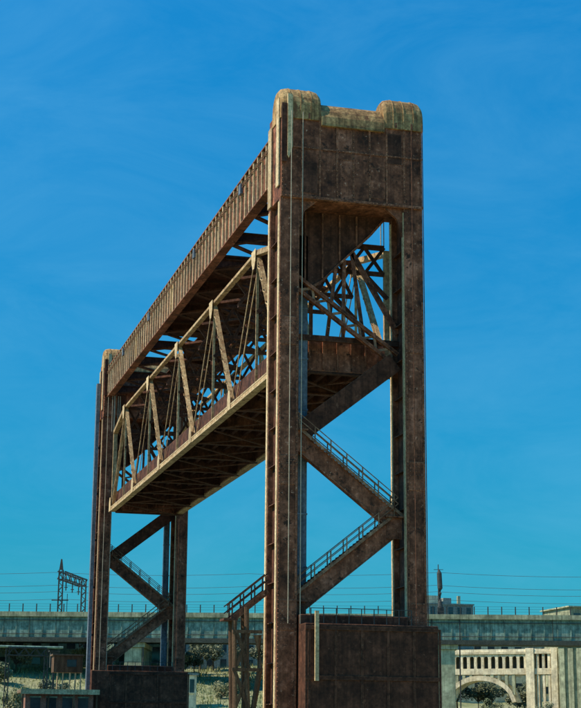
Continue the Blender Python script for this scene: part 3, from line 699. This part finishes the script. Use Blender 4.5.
# ------------------------------------------------------------------ trees and bushes
def tree(label, x, y, hgt, rad, leafm, seed, bush=False, group='trees on the far bank'):
    rng = random.Random(seed); z0 = hz(x, y)-.3
    t = thing('bush' if bush else 'tree', label, 'bush' if bush else 'tree', (x, y, z0), group)
    b = MB(); th = hgt*(.18 if bush else .42)
    b.tube([(x, y, z0), (x+rng.uniform(-.2, .2), y, z0+th), (x+rng.uniform(-.3, .3), y, z0+hgt*.75)], [hgt*.028+.05, hgt*.02+.03, .03], 6)
    lobes = []
    for k in range(9):
        a = rng.uniform(0, 6.28); rr = rad*rng.uniform(.2, .75); zz = z0+th+(hgt-th)*rng.uniform(.15, .9)
        c = V((x+math.cos(a)*rr*rng.uniform(.7, 1.5), y+math.sin(a)*rr, zz)); lobes.append((c, rad*rng.uniform(.18, .55)))
        b.tube([(x, y, z0+th*.9), tuple((V((x, y, z0+th))+c)/2+V((0, 0, -.1))), tuple(c)], [hgt*.012+.02, hgt*.008+.015, .015], 4)
    b.build('trunk', 'bark', t)
    b = MB()
    for c, r_ in lobes:
        for _ in range(210):
            dv = V((rng.gauss(0, 1), rng.gauss(0, 1), rng.gauss(0, .8))); dv = dv.normalized()*r_*rng.uniform(.45, 1.08)
            p = c+dv; s_ = rad*rng.uniform(.05, .11); u_ = V((rng.gauss(0, 1), rng.gauss(0, 1), rng.gauss(0, 1))).normalized(); v_ = u_.orthogonal().normalized()
            b.add([p-u_*s_, p+v_*s_*.6, p+u_*s_, p-v_*s_*.6], [(0, 1, 2, 3)])
    b.build('crown', leafm, t)
TS = [('dark green round tree beside the workshops between the towers', 47.5, 236, 7.0, 3.2, 'leaf1', 0), ('broad grey green tree left of the workshops', 41.5, 228, 6.0, 3.0, 'leaf0', 0),
      ('slim dark tree in front of the workshops', 52.5, 230, 6.2, 2.3, 'leaf1', 0), ('olive bush low on the slope between the towers', 47, 205, 3.0, 2.2, 'leaf2', 1), ('dark bush at the foot of the trestle slope', 53.5, 200, 3.2, 2.0, 'leaf0', 1),
      ('grey green tree under the viaduct near the left edge', 3, 222, 5.6, 2.8, 'leaf1', 0), ('dark tree under the viaduct left of the far tower', 15.5, 220, 5.2, 2.6, 'leaf0', 0), ('olive bush on the bank below the pipe rack', -4.8, 138, 4.5, 2.4, 'leaf2', 1),
      ('green bush beside the equipment box on the left bank', 3.0, 148, 4.0, 2.4, 'leaf1', 1), ('dry olive bush at the left edge above the shed', -8.2, 118, 6.5, 2.2, 'leaf2', 1),
      ('dark tree seen under the left half of the big arch', 143.0, 320, 8.5, 4.4, 'leaf0', 0), ('dark tree seen under the right half of the big arch', 153.0, 314, 7.2, 4.2, 'leaf1', 0), ('dark bush at the foot of the big arch', 139.0, 300, 4.6, 3.4, 'leaf0', 1),
      ('low green bush under the cream bridge pilaster', 150, 290, 4.0, 3.0, 'leaf1', 1), ('green tree right of the far tower below the viaduct', 35.2, 214, 5.0, 2.4, 'leaf1', 0), ('grassy green bush left of the trestle', 58.5, 215, 3.4, 2.2, 'leaf2', 1)]
TS += [('dark spreading tree behind the middle of the big arch', 149.5, 326, 9.5, 5.0, 'leaf0', 0), ('dark tree behind the left foot of the big arch', 137.5, 322, 8.0, 4.4, 'leaf1', 0), ('dark tree behind the right foot of the big arch', 158.0, 322, 8.5, 4.6, 'leaf0', 0),
       ('scrubby olive bush halfway up the left bank', -2.2, 168, 3.6, 2.6, 'leaf2', 1), ('green scrub near the top of the left bank', 7.0, 190, 3.6, 3.0, 'leaf1', 1), ('wide dark scrub at the top of the left bank', -1.5, 205, 4.2, 3.4, 'leaf0', 1),
       ('olive scrub between the stilt cabin and the equipment box', 4.2, 176, 3.2, 2.4, 'leaf2', 1), ('tall green bush against the left edge of the bank', -7.6, 152, 5.0, 2.6, 'leaf1', 1),
       ('dark tree left of the slim tree between the towers', 44.8, 238, 7.5, 2.8, 'leaf0', 0), ('grey green tree close behind the trestle', 57.0, 232, 6.4, 2.8, 'leaf1', 0), ('small dark bush mid slope between the towers', 43.2, 192, 2.6, 1.8, 'leaf0', 1), ('pale olive bush right beside the far tower base', 38.5, 188, 3.2, 2.0, 'leaf2', 1),
       ('broad olive bush low on the slope beside the trestle', 50.0, 184, 3.0, 2.4, 'leaf1', 1)]
for i, (lab, x, y, hgt, rad, lm, bu) in enumerate(TS): tree(lab, x, y, hgt, rad, lm, 100+i, bool(bu), 'bushes on the banks' if bu else 'trees on the far bank')

# grass and weeds over the banks: nobody could count them
rng = random.Random(3); b = MB()
for _ in range(26000):
    x, y = rng.uniform(-25, 75), rng.uniform(112, 250)
    if (x+29)/(y+112) > .30+.02 and y < 140: continue
    z = hz(x, y); a = rng.uniform(0, 3.14); h_ = rng.uniform(.25, 1.0)*(1.4 if math.sin(x*.5)*math.sin(y*.23) > .3 else .7); wd = rng.uniform(.06, .16)
    dx, dy = math.cos(a)*wd, math.sin(a)*wd; lx, ly = rng.uniform(-.3, .3), rng.uniform(-.3, .3)
    b.add([(x-dx, y-dy, z-.05), (x+dx, y+dy, z-.05), (x+lx, y+ly, z+h_)], [(0, 1, 2)])
gr = b.build('grass', 'drygrass'); gr['kind'] = 'stuff'; gr['label'] = 'rough dry grass and weeds covering the far banks'; gr['category'] = 'grass'
